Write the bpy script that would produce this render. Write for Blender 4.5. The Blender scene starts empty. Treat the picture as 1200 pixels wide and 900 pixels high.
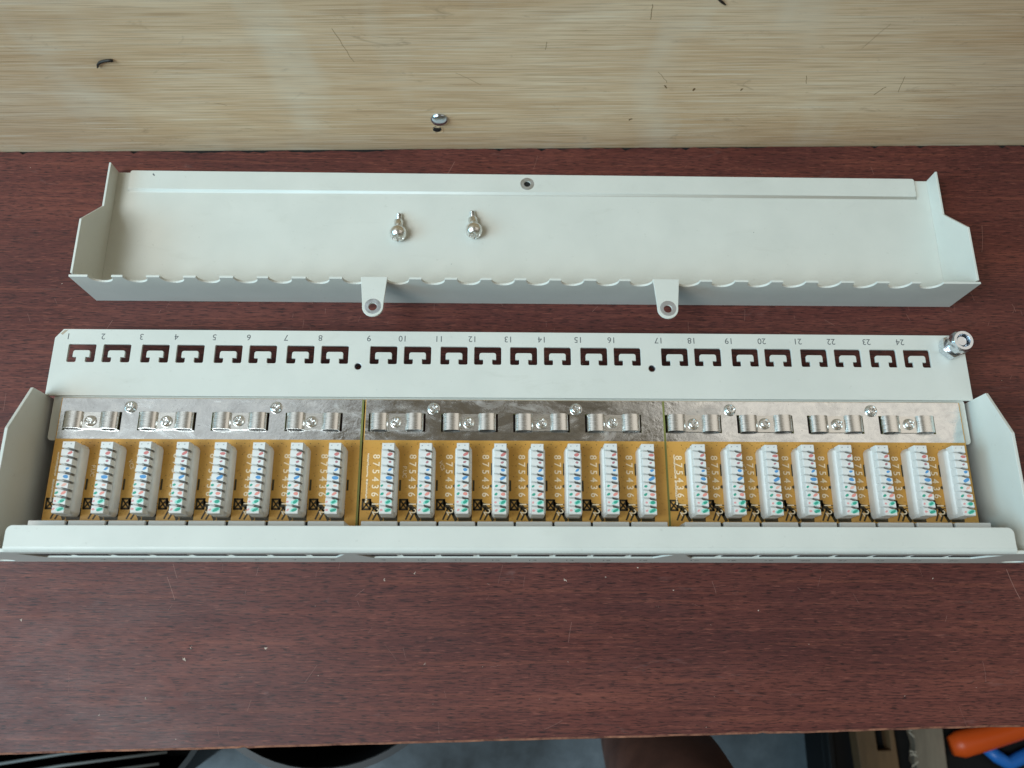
import bpy, bmesh, math, random
from mathutils import Vector, Matrix
random.seed(7)
S = 0.001                                   # all modelling below is written in millimetres
scene = bpy.context.scene
C = scene.collection

# ------------------------------------------------------------------ camera
cam_d = bpy.data.cameras.new('camera')
cam = bpy.data.objects.new('camera', cam_d); C.objects.link(cam)
right = Vector((0.9997553, -0.0004608, 0.0221157))
up = Vector((-0.0061795, 0.9541620, 0.2992268))
fwd = Vector((0.0212399, 0.2992902, -0.9539257))
cam.matrix_world = Matrix(((right.x, up.x, -fwd.x, -9.587*S), (right.y, up.y, -fwd.y, 5.391*S),
                           (right.z, up.z, -fwd.z, 392.169*S), (0, 0, 0, 1)))
cam_d.sensor_width = 36; cam_d.lens = 964.017/1200*36
cam_d.clip_start = 0.01; cam_d.clip_end = 50
cam_d.dof.use_dof = True; cam_d.dof.focus_distance = 0.405; cam_d.dof.aperture_fstop = 11
scene.camera = cam

# ------------------------------------------------------------------ light: an indoor room with a window to the left
world = bpy.data.worlds.new('World'); scene.world = world; world.use_nodes = True
bg = world.node_tree.nodes['Background']
bg.inputs['Color'].default_value = (1.0, 0.87, 0.64, 1); bg.inputs['Strength'].default_value = 0.13
def area(name, loc, target, sx, sy, power, col):
    l = bpy.data.lights.new(name, 'AREA'); l.shape = 'RECTANGLE'; l.size = sx; l.size_y = sy
    l.energy = power; l.color = col
    o = bpy.data.objects.new(name, l); C.objects.link(o); o.location = loc
    o.rotation_euler = (Vector(target)-Vector(loc)).to_track_quat('-Z', 'Y').to_euler()
    return o
area('window_light', (-1.65, -0.45, 0.95), (0, 0.14, 0), 1.3, 0.8, 23, (0.40, 0.78, 1.0))
area('ceiling_light', (-1.10, -0.50, 1.75), (0, 0.12, 0), 1.1, 0.9, 34, (0.86, 0.96, 1.0))
area('tin_fill_right', (1.30, 0.65, 1.75), (0.1, 0.12, 0), 2.0, 1.6, 7.0, (1.0, 0.97, 0.90))  # added soft fill, gives the right tinned strip a bright reflection
area('tin_fill_left', (-0.85, 0.64, 1.75), (-0.2, 0.12, 0), 1.0, 0.7, 1.3, (0.85, 0.95, 1.0))  # added dim fill panel, reflected in the left tinned strip
vs = scene.view_settings
vs.view_transform = 'Standard'; vs.look = 'None'; vs.gamma = 1; vs.exposure = 0; vs.use_curve_mapping = False
scene.render.resolution_x = 1024; scene.render.resolution_y = 768
scene.render.engine = 'CYCLES'

# ------------------------------------------------------------------ material helpers
def srgb(r, g, b):
    f = lambda c: (c/255/12.92) if c/255 <= 0.04045 else ((c/255+0.055)/1.055)**2.4
    return (f(r), f(g), f(b), 1)
class NT:
    def __init__(s, name):
        s.m = bpy.data.materials.new(name); s.m.use_nodes = True
        s.t = s.m.node_tree; s.b = s.t.nodes['Principled BSDF']
        s._co = None
    def n(s, typ, **kw):
        x = s.t.nodes.new(typ)
        for k, v in kw.items():
            if k.startswith('i_'):
                key = k[2:].replace('_', ' ')
                x.inputs[key].default_value = v
            else: setattr(x, k, v)
        return x
    def l(s, a, b): s.t.links.new(a, b)
    def co(s):
        if not s._co: s._co = s.n('ShaderNodeTexCoord')
        return s._co.outputs['Object']
    def noise(s, scale, detail=4, rough=.55, stretch=(1, 1, 1), dist=0, rot=0, off=(0, 0, 0)):
        mp = s.n('ShaderNodeMapping'); mp.inputs['Scale'].default_value = stretch
        mp.inputs['Rotation'].default_value = (0, 0, rot); mp.inputs['Location'].default_value = off
        s.l(s.co(), mp.inputs['Vector'])
        x = s.n('ShaderNodeTexNoise'); x.inputs['Scale'].default_value = scale; x.inputs['Detail'].default_value = detail
        x.inputs['Roughness'].default_value = rough; x.inputs['Distortion'].default_value = dist
        s.l(mp.outputs[0], x.inputs['Vector']); return x.outputs['Fac']
    def ramp(s, src, stops):
        r = s.n('ShaderNodeValToRGB'); e = r.color_ramp.elements
        while len(e) < len(stops): e.new(.5)
        for el, (p, c) in zip(e, stops):
            el.position = p; el.color = c if len(c) == 4 else (*c, 1)
        s.l(src, r.inputs[0]); return r.outputs[0]
    def mix(s, fac, a, b, mode='MIX'):
        m = s.n('ShaderNodeMix', data_type='RGBA', blend_type=mode)
        for inp, v in ((m.inputs[0], fac), (m.inputs[6], a), (m.inputs[7], b)):
            if hasattr(v, 'links') or hasattr(v, 'is_linked'): s.l(v, inp)
            else: inp.default_value = v
        return m.outputs[2]
    def bump(s, src, strength=.2, dist=.0003, normal=None):
        b = s.n('ShaderNodeBump'); b.inputs['Strength'].default_value = strength; b.inputs['Distance'].default_value = dist
        s.l(src, b.inputs['Height'])
        if normal: s.l(normal, b.inputs['Normal'])
        s.l(b.outputs[0], s.b.inputs['Normal']); return b.outputs[0]
    def set(s, **kw):
        for k, v in kw.items():
            i = s.b.inputs[k.replace('_', ' ')]
            if hasattr(v, 'is_linked'): s.l(v, i)
            else: i.default_value = v
        return s.m
g = lambda v: (v, v, v, 1)

def plain(name, col, rough=.5, metal=0, spec=.5):
    t = NT(name); return t.set(Base_Color=col, Roughness=rough, Metallic=metal, Specular_IOR_Level=spec)

def mat_paint():
    t = NT('powder_coat')
    a = t.noise(35, 4); c = t.ramp(a, [(.3, (.635, .645, .592, 1)), (.7, (.69, .697, .64, 1))])
    d = t.noise(420, 3); c = t.mix(t.ramp(d, [(.68, g(0)), (.76, g(.35))]), c, (.48, .48, .42, 1))
    sm = t.noise(1, 5, .7, (22, 60, 40), 1.5, .5); c = t.mix(t.ramp(sm, [(.60, g(0)), (.78, g(.30))]), c, (.50, .50, .43, 1))
    t.bump(t.noise(1500, 2), .16, .0002)
    return t.set(Base_Color=c, Roughness=t.ramp(t.noise(60, 3), [(.3, g(.36)), (.7, g(.48))]), Specular_IOR_Level=.45)
PAINT = mat_paint()

def mat_table():
    t = NT('red_veneer')
    base = t.noise(1, 5, .6, (3, 42, 5), .6)
    c = t.ramp(base, [(.30, srgb(80, 38, 35)), (.5, srgb(100, 51, 44)), (.70, srgb(117, 64, 54))])
    blot = t.noise(1, 4, .65, (7, 14, 9), .6)
    c = t.mix(t.ramp(blot, [(.36, g(.55)), (.62, g(0))]), c, srgb(70, 33, 33))
    fine = t.noise(1, 3, .6, (130, 1500, 50), .1)
    c = t.mix(t.ramp(fine, [(.36, g(.75)), (.50, g(0))]), c, srgb(44, 20, 20))
    band = t.noise(1, 3, .6, (12, 420, 50), .3, 0, (3, 1, 0))
    c = t.mix(t.ramp(band, [(.52, g(0)), (.72, g(.45))]), c, srgb(134, 74, 58))
    pores = t.noise(1, 2, .5, (190, 1700, 100), 0, 0, (9, 4, 0))
    c = t.mix(t.ramp(pores, [(.34, g(.85)), (.41, g(0))]), c, srgb(34, 15, 16))
    pale_dash = t.noise(1, 2, .5, (150, 1500, 100), 0, 0, (21, 14, 0))  # paler short flecks along the grain
    c = t.mix(t.ramp(pale_dash, [(.60, g(0)), (.70, g(.45))]), c, srgb(146, 86, 72))
    dust = t.noise(1, 5, .75, (24, 90, 40), 1.2, .2)
    c = t.mix(t.ramp(dust, [(.62, g(0)), (.84, g(.16))]), c, srgb(170, 156, 154))
    t.bump(fine, .18, .0003)
    rg = t.ramp(t.noise(16, 5, .7, (1, 2.2, 1)), [(.3, g(.38)), (.7, g(.60))])
    return t.set(Base_Color=c, Roughness=rg, Specular_IOR_Level=.36)
def mat_wall():
    t = NT('beige_laminate')
    base = t.noise(1, 5, .62, (2.6, 20, 40), .8)
    c = t.ramp(base, [(.28, srgb(206, 174, 136)), (.5, srgb(226, 199, 164)), (.72, srgb(234, 213, 184))])
    blot = t.noise(6, 4, .6, (1, 1, 2.2), .8)
    c = t.mix(t.ramp(blot, [(.34, g(.5)), (.60, g(0))]), c, srgb(192, 150, 104))
    fine = t.noise(1, 3, .65, (22, 60, 1300), .2)
    c = t.mix(t.ramp(fine, [(.38, g(.50)), (.52, g(0))]), c, srgb(160, 126, 92))
    pale = t.noise(1, 3, .65, (16, 60, 1500), .2, 0, (2, 3, 5))
    c = t.mix(t.ramp(pale, [(.52, g(0)), (.68, g(.6))]), c, srgb(240, 230, 210))
    grime = t.noise(1, 5, .7, (40, 40, 110), 1.5)
    c = t.mix(t.ramp(grime, [(.61, g(0)), (.76, g(.5))]), c, srgb(128, 100, 72))
    # paler slanting streaks
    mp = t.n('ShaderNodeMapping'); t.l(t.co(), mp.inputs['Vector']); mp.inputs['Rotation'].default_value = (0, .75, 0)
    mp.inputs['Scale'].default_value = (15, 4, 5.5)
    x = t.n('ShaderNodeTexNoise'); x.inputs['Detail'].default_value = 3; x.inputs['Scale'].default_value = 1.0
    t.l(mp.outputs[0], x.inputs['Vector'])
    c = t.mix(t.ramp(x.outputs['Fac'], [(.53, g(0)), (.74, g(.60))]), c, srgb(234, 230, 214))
    t.bump(fine, .08, .0003)
    return t.set(Base_Color=c, Roughness=t.ramp(t.noise(20, 3), [(.3, g(.30)), (.7, g(.46))]), Specular_IOR_Level=.45)
def mat_floor():
    t = NT('concrete')
    c = t.ramp(t.noise(7, 8, .65), [(.3, srgb(40, 45, 48)), (.5, srgb(84, 92, 98)), (.72, srgb(124, 132, 138))])
    c = t.mix(t.ramp(t.noise(26, 4, .6), [(.62, g(0)), (.7, g(.7))]), c, srgb(52, 56, 58))
    t.bump(t.noise(60, 5), .3, .002)
    return t.set(Base_Color=c, Roughness=.7)
def mat_pcb():
    t = NT('amber_board')
    c = t.ramp(t.noise(28, 4), [(.3, srgb(198, 146, 62)), (.7, srgb(216, 166, 84))])
    c = t.mix(t.ramp(t.noise(900, 2), [(.60, g(0)), (.70, g(.35))]), c, srgb(140, 88, 26))
    t.bump(t.noise(300, 2), .08, .0002)
    return t.set(Base_Color=c, Roughness=.38, Specular_IOR_Level=.5)
def mat_tin():
    t = NT('tinned_copper')
    n1 = t.noise(120, 6, .7, (1, 1, 1), 1.0)
    c = t.ramp(n1, [(.3, g(.62)), (.5, (.76, .77, .77, 1)), (.72, (.88, .88, .86, 1))])
    speck = t.noise(1000, 3)
    c = t.mix(t.ramp(speck, [(.66, g(0)), (.72, g(.6))]), c, g(.34))
    r = t.ramp(t.noise(38, 6, .72, (1, 2.0, 1), 1.5), [(.34, g(.07)), (.5, g(.18)), (.70, g(.42))])
    b1 = t.bump(t.noise(55, 4, .6), .35, .0005)
    t.bump(t.noise(700, 3), .22, .00015, b1)
    return t.set(Base_Color=c, Metallic=1.0, Roughness=r)
def mat_steel(name, col, r0, r1, sc=(1, 1, 1)):
    t = NT(name)
    n = t.noise(300, 4, .6, sc)
    t.bump(n, .10, .0002)
    return t.set(Base_Color=t.ramp(n, [(.3, tuple(x*.86 for x in col)), (.7, col)]), Metallic=1.0,
                 Roughness=t.ramp(n, [(.3, g(r0)), (.7, g(r1))]))
TABLE = mat_table(); WALLM = mat_wall(); FLOOR = mat_floor(); PCB = mat_pcb(); TIN = mat_tin()
NICKEL = mat_steel('nickel_spring_steel', (.88, .86, .82), .24, .36, (1, 14, 1))
SCREW = mat_steel('plated_screw', (.84, .83, .80), .20, .36)
ZINC = mat_steel('zinc_plating', (.76, .80, .84), .18, .34)
BARE = mat_steel('bare_metal_ring', (.62, .66, .70), .35, .55)
EDGE_PCB = plain('board_edge_green', srgb(120, 122, 62), .6)
SILK = plain('white_print', srgb(246, 228, 196), .6)
INK = plain('grey_print', srgb(88, 92, 94), .6)
TRACE = plain('dark_trace', srgb(58, 48, 24), .45)
BLACK = plain('black_void', srgb(16, 17, 19), .6)
def mat_block():
    t = NT('white_nylon')
    c = t.ramp(t.noise(200, 3), [(.3, (.70, .70, .67, 1)), (.7, (.78, .775, .745, 1))])
    return t.set(Base_Color=c, Roughness=.42, Subsurface_Weight=0.0)
NYLON = mat_block()
JACK = plain('pale_grey_plastic', (.68, .69, .67, 1), .45)
CONTACT = plain('contact_blade', (.30, .29, .27, 1), .35, .8)
MK = dict(red=plain('mark_red', srgb(204, 122, 118), .5), rose=plain('mark_rose', srgb(176, 118, 124), .5),
          blue=plain('mark_blue', srgb(84, 148, 200), .5), peach=plain('mark_peach', srgb(232, 180, 164), .5),
          salmon=plain('mark_salmon', srgb(228, 146, 134), .5), green=plain('mark_green', srgb(52, 160, 136), .5),
          teal=plain('mark_pale_teal', srgb(150, 222, 206), .5), pink=plain('mark_pink', srgb(226, 160, 160), .5),
          grey=plain('mark_grey', srgb(170, 170, 172), .5))

# ------------------------------------------------------------------ mesh helpers
def mesh_from(verts, faces, name='mesh', mats=(), fm=None, smooth=False):
    me = bpy.data.meshes.new(name); me.from_pydata([Vector(v)*S for v in verts], [], faces); me.update()
    for m in mats: me.materials.append(m)
    if fm:
        for p, i in zip(me.polygons, fm): p.material_index = i
    if smooth:
        for p in me.polygons: p.use_smooth = True
    return me
def add(name, me, parent=None, loc=(0, 0, 0), rot=(0, 0, 0)):
    o = bpy.data.objects.new(name, me); C.objects.link(o)
    o.location = Vector(loc)*S; o.rotation_euler = rot
    if parent: o.parent = parent
    return o
def tag(o, label=None, cat=None, group=None, kind=None):
    if label: o['label'] = label
    if cat: o['category'] = cat
    if group: o['group'] = group
    if kind: o['kind'] = kind
    return o
def empty(name, loc=(0, 0, 0), rz=0):
    o = bpy.data.objects.new(name, None); C.objects.link(o); o.location = Vector(loc)*S
    o.rotation_euler = (0, 0, rz); o.empty_display_size = .01; return o
def sheet(outer, holes, thick, mat, axes=None, bevel=.18):
    """flat sheet from 2D loops (mm), centred on its thickness; axes = (u, v, w, origin)"""
    cu = bpy.data.curves.new('sheet', 'CURVE'); cu.dimensions = '2D'; cu.fill_mode = 'BOTH'
    cu.extrude = max(thick/2-bevel, .001); cu.bevel_depth = bevel; cu.bevel_resolution = 1; cu.offset = -bevel
    for lp in [outer]+list(holes):
        sp = cu.splines.new('POLY'); sp.points.add(len(lp)-1); sp.use_cyclic_u = True
        for p, q in zip(sp.points, lp): p.co = (q[0], q[1], 0, 1)
    o = bpy.data.objects.new('sheet_tmp', cu); C.objects.link(o)
    me = bpy.data.meshes.new_from_object(o); bpy.data.objects.remove(o); bpy.data.curves.remove(cu)
    if axes is None: axes = ((1, 0, 0), (0, 1, 0), (0, 0, 1), (0, 0, 0))
    u, v, w, og = [Vector(a) for a in axes]
    for vt in me.vertices:
        c = vt.co.copy(); vt.co = (og + u*c.x + v*c.y + w*c.z)*S
    if u.cross(v).dot(w) < 0: me.flip_normals()
    me.materials.clear(); me.materials.append(mat)
    for p in me.polygons: p.use_smooth = False
    return me
def rrect(x0, y0, x1, y1, r=1, n=4, corners=(1, 1, 1, 1)):
    pts = []
    for (cx, cy, a0, k) in ((x1-r, y1-r, 0, 0), (x0+r, y1-r, 90, 1), (x0+r, y0+r, 180, 2), (x1-r, y0+r, 270, 3)):
        if corners[k]:
            for i in range(n+1):
                a = math.radians(a0+90*i/n); pts.append((cx+r*math.cos(a), cy+r*math.sin(a)))
        else:
            pts.append(((x1, x0, x0, x1)[k], (y1, y1, y0, y0)[k]))
    return pts
def grid_plate(x0, y0, x1, y1, z0, z1, holes, mats, og=(0, 0, 0)):
    """flat plate with rectangular holes, on a grid; mats = (faces, edges)"""
    xs = sorted({x0, x1, *[h[0] for h in holes], *[h[2] for h in holes]}); ys = sorted({y0, y1, *[h[1] for h in holes], *[h[3] for h in holes]})
    vs, idx, fs, fm = [], {}, [], []
    def v(i, j, k):
        if (i, j, k) not in idx: idx[(i, j, k)] = len(vs); vs.append((xs[i]+og[0], ys[j]+og[1], (z0, z1)[k]+og[2]))
        return idx[(i, j, k)]
    nx, ny = len(xs)-1, len(ys)-1
    def solid(i, j):
        if not (0 <= i < nx and 0 <= j < ny): return False
        cx, cy = (xs[i]+xs[i+1])/2, (ys[j]+ys[j+1])/2
        return not any(h[0] < cx < h[2] and h[1] < cy < h[3] for h in holes)
    for i in range(nx):
        for j in range(ny):
            if not solid(i, j): continue
            fs += [(v(i, j, 1), v(i+1, j, 1), v(i+1, j+1, 1), v(i, j+1, 1)), (v(i, j, 0), v(i, j+1, 0), v(i+1, j+1, 0), v(i+1, j, 0))]; fm += [0, 0]
            if not solid(i-1, j): fs.append((v(i, j, 0), v(i, j, 1), v(i, j+1, 1), v(i, j+1, 0))); fm.append(1)
            if not solid(i+1, j): fs.append((v(i+1, j, 0), v(i+1, j+1, 0), v(i+1, j+1, 1), v(i+1, j, 1))); fm.append(1)
            if not solid(i, j-1): fs.append((v(i, j, 0), v(i+1, j, 0), v(i+1, j, 1), v(i, j, 1))); fm.append(1)
            if not solid(i, j+1): fs.append((v(i, j+1, 0), v(i, j+1, 1), v(i+1, j+1, 1), v(i+1, j+1, 0))); fm.append(1)
    return mesh_from(vs, fs, 'plate', mats, fm)
def circ(cx, cy, r, n=24): return [(cx+r*math.cos(2*math.pi*i/n), cy+r*math.sin(2*math.pi*i/n)) for i in range(n)]
def box(x0, y0, z0, x1, y1, z1, mat, bev=0, name='box', seg=1):
    bm = bmesh.new()
    m = Matrix.Translation(((x0+x1)/2*S, (y0+y1)/2*S, (z0+z1)/2*S)) @ Matrix.Diagonal(((x1-x0)*S, (y1-y0)*S, (z1-z0)*S, 1))
    bmesh.ops.create_cube(bm, size=1, matrix=m)
    if bev: bmesh.ops.bevel(bm, geom=bm.edges[:], offset=bev*S, segments=seg, affect='EDGES', profile=.5)
    me = bpy.data.meshes.new(name); bm.to_mesh(me); bm.free(); me.materials.append(mat); return me
def lathe(prof, mat, seg=32, smooth=True, axis='z', fn=None):
    """prof: [(r, z)] bottom to top; closed on the axis when r = 0"""
    vs, fs, rows = [], [], []
    for r, z in prof:
        if r < 1e-6: rows.append([len(vs)]); vs.append((0, 0, z))
        else:
            rows.append(list(range(len(vs), len(vs)+seg)))
            for i in range(seg):
                a = 2*math.pi*i/seg; vs.append((r*math.cos(a), r*math.sin(a), z))
    for a, b in zip(rows, rows[1:]):
        for i in range(seg):
            j = (i+1) % seg
            if len(a) == 1 and len(b) > 1: fs.append((a[0], b[j], b[i]))
            elif len(b) == 1 and len(a) > 1: fs.append((a[i], a[j], b[0]))
            elif len(a) > 1: fs.append((a[i], a[j], b[j], b[i]))
    if fn: vs = [fn(*v) for v in vs]
    if axis == 'y': vs = [(x, z, -y) for x, y, z in vs]
    me = mesh_from(vs, fs, 'lathe', [mat], smooth=smooth); return me
def sharp(me, ang=35):
    bm = bmesh.new(); bm.from_mesh(me)
    for e in bm.edges:
        if len(e.link_faces) == 2 and e.calc_face_angle(0) > math.radians(ang): e.smooth = False
    bm.to_mesh(me); bm.free(); return me
def tube(pts, rad, mat, seg=10, caps=True):
    """tapered tube through points (mm)"""
    vs, fs = [], []; P = [Vector(p) for p in pts]; n = len(P)
    rads = rad if hasattr(rad, '__len__') else [rad]*n
    t0 = (P[1]-P[0]).normalized(); up_ = Vector((0, 0, 1)) if abs(t0.z) < .9 else Vector((1, 0, 0))
    for i in range(n):
        t = (P[min(i+1, n-1)]-P[max(i-1, 0)]).normalized(); a = t.cross(up_).normalized(); b = a.cross(t)
        for k in range(seg):
            q = 2*math.pi*k/seg; vs.append(P[i]+(a*math.cos(q)+b*math.sin(q))*rads[i])
    for i in range(n-1):
        for k in range(seg):
            j = (k+1) % seg; fs.append((i*seg+k, i*seg+j, (i+1)*seg+j, (i+1)*seg+k))
    if caps: fs += [tuple(reversed(range(seg))), tuple(range((n-1)*seg, n*seg))]
    return mesh_from(vs, fs, 'tube', [mat], smooth=True)
def merge(meshes, name='merged'):
    bm = bmesh.new(); mats = []; 
    out = bpy.data.meshes.new(name)
    for me in meshes:
        idx = []
        for m in me.materials:
            if m not in mats: mats.append(m)
            idx.append(mats.index(m))
        b2 = bmesh.new(); b2.from_mesh(me)
        for f in b2.faces: f.material_index = idx[f.material_index] if idx else 0
        tmp = bpy.data.meshes.new('t'); b2.to_mesh(tmp); b2.free(); bm.from_mesh(tmp); bpy.data.meshes.remove(tmp)
    bm.to_mesh(out); bm.free()
    for m in mats: out.materials.append(m)
    return out
def text_mesh(s, size, x, y, z, rot, mat, align='CENTER', sx=1, bold=0):
    """text lying on the xy plane, rot in degrees about its own centre"""
    cu = bpy.data.curves.new('txt', 'FONT'); cu.body = s; cu.size = size; cu.align_x = align; cu.align_y = 'CENTER'
    cu.resolution_u = 3; cu.fill_mode = 'FRONT'; cu.offset = bold*size
    o = bpy.data.objects.new('txt_tmp', cu); C.objects.link(o)
    me = bpy.data.meshes.new_from_object(o); bpy.data.objects.remove(o); bpy.data.curves.remove(cu)
    M = Matrix.Translation((x*S, y*S, z*S)) @ Matrix.Rotation(math.radians(rot), 4, 'Z') @ Matrix.Diagonal((S*sx, S, S, 1))
    me.transform(M); me.materials.clear(); me.materials.append(mat); return me
def flat(polys, z, mats, idx=None):
    """several flat polygons at height z as one mesh"""
    vs, fs, fm = [], [], []
    for k, p in enumerate(polys):
        fs.append(tuple(range(len(vs), len(vs)+len(p)))); vs += [(a, b, z) for a, b in p]; fm.append(idx[k] if idx else 0)
    return mesh_from(vs, fs, 'flat', mats, fm)
def stroke(pts, w):
    """polyline -> quads"""
    out = []
    for (x0, y0), (x1, y1) in zip(pts, pts[1:]):
        d = math.hypot(x1-x0, y1-y0) or 1; nx, ny = -(y1-y0)/d*w/2, (x1-x0)/d*w/2
        ex, ey = (x1-x0)/d*w*.35, (y1-y0)/d*w*.35
        out.append([(x0-ex+nx, y0-ey+ny), (x0-ex-nx, y0-ey-ny), (x1+ex-nx, y1+ey-ny), (x1+ex+nx, y1+ey+ny)])
    return out

# ------------------------------------------------------------------ the setting
def seam_y(x): return 258.73 + (x+277.35)*(271.02-258.73)/562.85
def edge_y(x): return -40.85 + (x+222.4)*(10.18/450.8)
def make_table():
    n = 700; xs = [-900+1800*i/n for i in range(n+1)]
    rnd = random.Random(3); jb, jf = [], []; a = b = 0
    for x in xs:
        a = a*.75+rnd.gauss(0, .16); b = b*.8+rnd.gauss(0, .14)
        jb.append(seam_y(x)-.75-abs(a)*1.5 - (1.3+rnd.random()*.5 if rnd.random() < .05 else 0) - ((.9+.5*math.sin(x*.21)+.3*math.sin(x*.77)) if -190 < x < -70 else 0) - (.5 if 20 < x < 140 and math.sin(x*.5) > .2 else 0))
        jf.append(edge_y(x)+b*.35 + (rnd.random()*.7 if rnd.random() < .02 else 0))
    vs, fs, fm = [], [], []
    ring = 9
    for i, x in enumerate(xs):
        yb, yf = jb[i], jf[i]
        prof = [(yb+.2, -18), (yb+.2, -.9), (yb, 0), (seam_y(x)-4, 0), (edge_y(x)+3, 0), (yf+.6, 0), (yf-.25, -.55), (yf-.4, -1.4), (yf-.1, -18)]
        vs += [(x, y, z) for y, z in prof]
    for i in range(n):
        for k in range(ring):
            a, b = i*ring+k, i*ring+(k+1) % ring
            fs.append((a, b, b+ring, a+ring)); fm.append(1 if k in (5, 6) else (2 if k in (0, 7, 8) else 0))
    fs += [tuple(range(ring)), tuple(reversed(range(n*ring, (n+1)*ring)))]; fm += [2, 2]
    edge = NT('worn_edge'); e = edge.ramp(edge.noise(120, 5, .7), [(.35, srgb(84, 46, 38)), (.65, srgb(160, 108, 84))])
    edge.set(Base_Color=e, Roughness=.6)
    core = plain('board_core', srgb(70, 42, 34), .8)
    me = mesh_from(vs, fs, 'table_top', [TABLE, edge.m, core], fm)
    bm = bmesh.new(); bm.from_mesh(me); bmesh.ops.recalc_face_normals(bm, faces=bm.faces[:]); bm.to_mesh(me); bm.free()
    t = tag(add('table_top', me), kind='structure')
    # scratches and flecks on the varnish
    rnd = random.Random(11); P = []
    def curve(x, y, ang, L, w, bend=.2):
        pts = []; a = ang
        k = max(3, int(L/2.5))
        for i in range(k+1):
            pts.append((x, y)); x += math.cos(a)*L/k; y += math.sin(a)*L/k; a += rnd.gauss(0, bend/3)
        return stroke(pts, w)
    for _ in range(120):
        x = rnd.uniform(-320, 330); y = rnd.uniform(-36, 255)
        P += curve(x, y, rnd.gauss(math.pi/2, .55)*(1 if rnd.random() < .8 else .2), rnd.choice([2, 3, 5, 9]), rnd.uniform(.06, .13))
    for _ in range(90):
        x = rnd.uniform(-300, 300); y = rnd.uniform(148, 176) if rnd.random() < .6 else rnd.uniform(20, 45)
        P += curve(x, y, rnd.gauss(math.pi/2, .5), rnd.uniform(1.5, 6), rnd.uniform(.07, .16))
    # the ones the photograph shows plainly
    P += curve(-160, 34, -1.1, 11, .22, .1); P += curve(-158, 40, -1.2, 7, .18, .1); P += curve(233, 38, -1.35, 14, .3, .1)
    P += curve(250, 204, 1.3, 16, .2, .1); P += curve(-208, 150, 1.2, 12, .18, .1); P += curve(-36, 247, 1.1, 9, .2, .1)
    add('scratch_marks', flat(P, .03, [plain('scratch', srgb(142, 100, 90), .6)]), t)
    F = []
    for (px, py) in [(-223, 15), (-146, 3), (-148, -2), (-112, 2.5), (-163, -18), (-182, -25), (-60, 33), (-12, 31), (24, 33), (66, 21), (-46, 36), (-40, -4)]:
        for _ in range(2): F.append([(px+rnd.uniform(-.9, .9), py+rnd.uniform(-.9, .9)) for _ in range(3)])
    for _ in range(70):
        px, py, r = rnd.uniform(-300, 310), rnd.uniform(-36, 255), rnd.choice([.15, .2, .25, .4])
        F.append([(px+r*math.cos(a+rnd.random()), py+r*math.sin(a+rnd.random())*.7) for a in (0, 1.5, 3.1, 4.6)])
    add('paint_flecks', flat(F, .05, [plain('fleck', srgb(196, 176, 160), .7)]), t)
    return t
make_table()
ang = math.atan2(12.29, 562.85)
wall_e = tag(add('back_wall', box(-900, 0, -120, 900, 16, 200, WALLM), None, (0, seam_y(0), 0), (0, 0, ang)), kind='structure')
add('joint_shade', box(-900, -2.6, -17, 900, -.05, -1.3, plain('joint_shade_black', srgb(20, 15, 14), .9)), wall_e)  # near-black strip set in the seam to stand for its shade
wrnd = random.Random(5); WP = []
def wall_mark(x, z, dx, dz, w, bend=0.15):
    k = 6; pts = [(x+dx*i/k + wrnd.gauss(0, bend), z+dz*i/k + bend*2*math.sin(i/k*3.1)) for i in range(k+1)]
    WP.extend(stroke(pts, w))
for a in [(-82, 92, 6, -22, .2), (-29, 62, 12, -9, .16), (13, 78, 0, 5, .25), (58, 97, -1, 9, .3), (68, 62, 6, -8, .2), (73, 52, 1.5, -2, .6),
          (160, 78, 6, 16, .18), (141, 59, 2, -6, .25), (181, 44, 3, 6, .4), (190, 58, 2, -12, .22), (88, 48, .6, 1.5, .8), (112, 48, .4, 1.2, .6),
          (60, 24, 1.2, 1.0, .8), (-150, 40, 6, -2, .2)]:
    wall_mark(*a)
me = flat([[(x, z) for x, z in p] for p in WP], 0, [plain('dark_scratch', srgb(138, 110, 76), .7)])
me.transform(Matrix.Rotation(math.radians(90), 4, 'X')); me.transform(Matrix.Translation((0, -.04*S, 0)))
add('scratch_marks', me, wall_e)
tag(add('floor', mesh_from([(-2500, -2500, -520), (2500, -2500, -520), (2500, 2500, -520), (-2500, 2500, -520)], [(0, 1, 2, 3)], 'floor', [FLOOR])), kind='structure')

# ------------------------------------------------------------------ shared screws
def cross_head(r, h, flat_top=.55, depth=.8, w=.2, l=.62, seg=40, mat=SCREW, base=0):
    """pan head with a cross recess, z up"""
    rings = 12; vs, fs, rows = [], [], []
    rows.append([0]); 
    def zz(x, y):
        rr = math.hypot(x, y)/r
        z = base+h*(1-max(0, (rr-flat_top)/(1-flat_top))**2.4*.85) - .08*h*rr*rr
        ax, ay = abs(x)/r, abs(y)/r
        ins = max(min((w/2-ax)/.06, (l-ay)/.08), min((w/2-ay)/.06, (l-ax)/.08))
        return z-depth*max(0, min(1, ins+.5))*(1-.35*rr/l if rr < l else .65)
    vs.append((0, 0, zz(0, 0)))
    for k in range(1, rings+1):
        rr = r*k/rings; rows.append([])
        for i in range(seg):
            a = 2*math.pi*i/seg; x, y = rr*math.cos(a), rr*math.sin(a); rows[-1].append(len(vs)); vs.append((x, y, zz(x, y)))
    rows.append([])
    for i in range(seg):
        a = 2*math.pi*i/seg; rows[-1].append(len(vs)); vs.append((r*math.cos(a), r*math.sin(a), base))
    for a, b in zip(rows, rows[1:]):
        for i in range(seg):
            j = (i+1) % seg
            fs.append((a[0], b[i], b[j]) if len(a) == 1 else (a[i], b[i], b[j], a[j]))
    return sharp(mesh_from(vs, fs, 'screw_head', [mat], smooth=True), 50)
CLAMP_SCREW = cross_head(2.75, 1.9, depth=.9)
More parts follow.
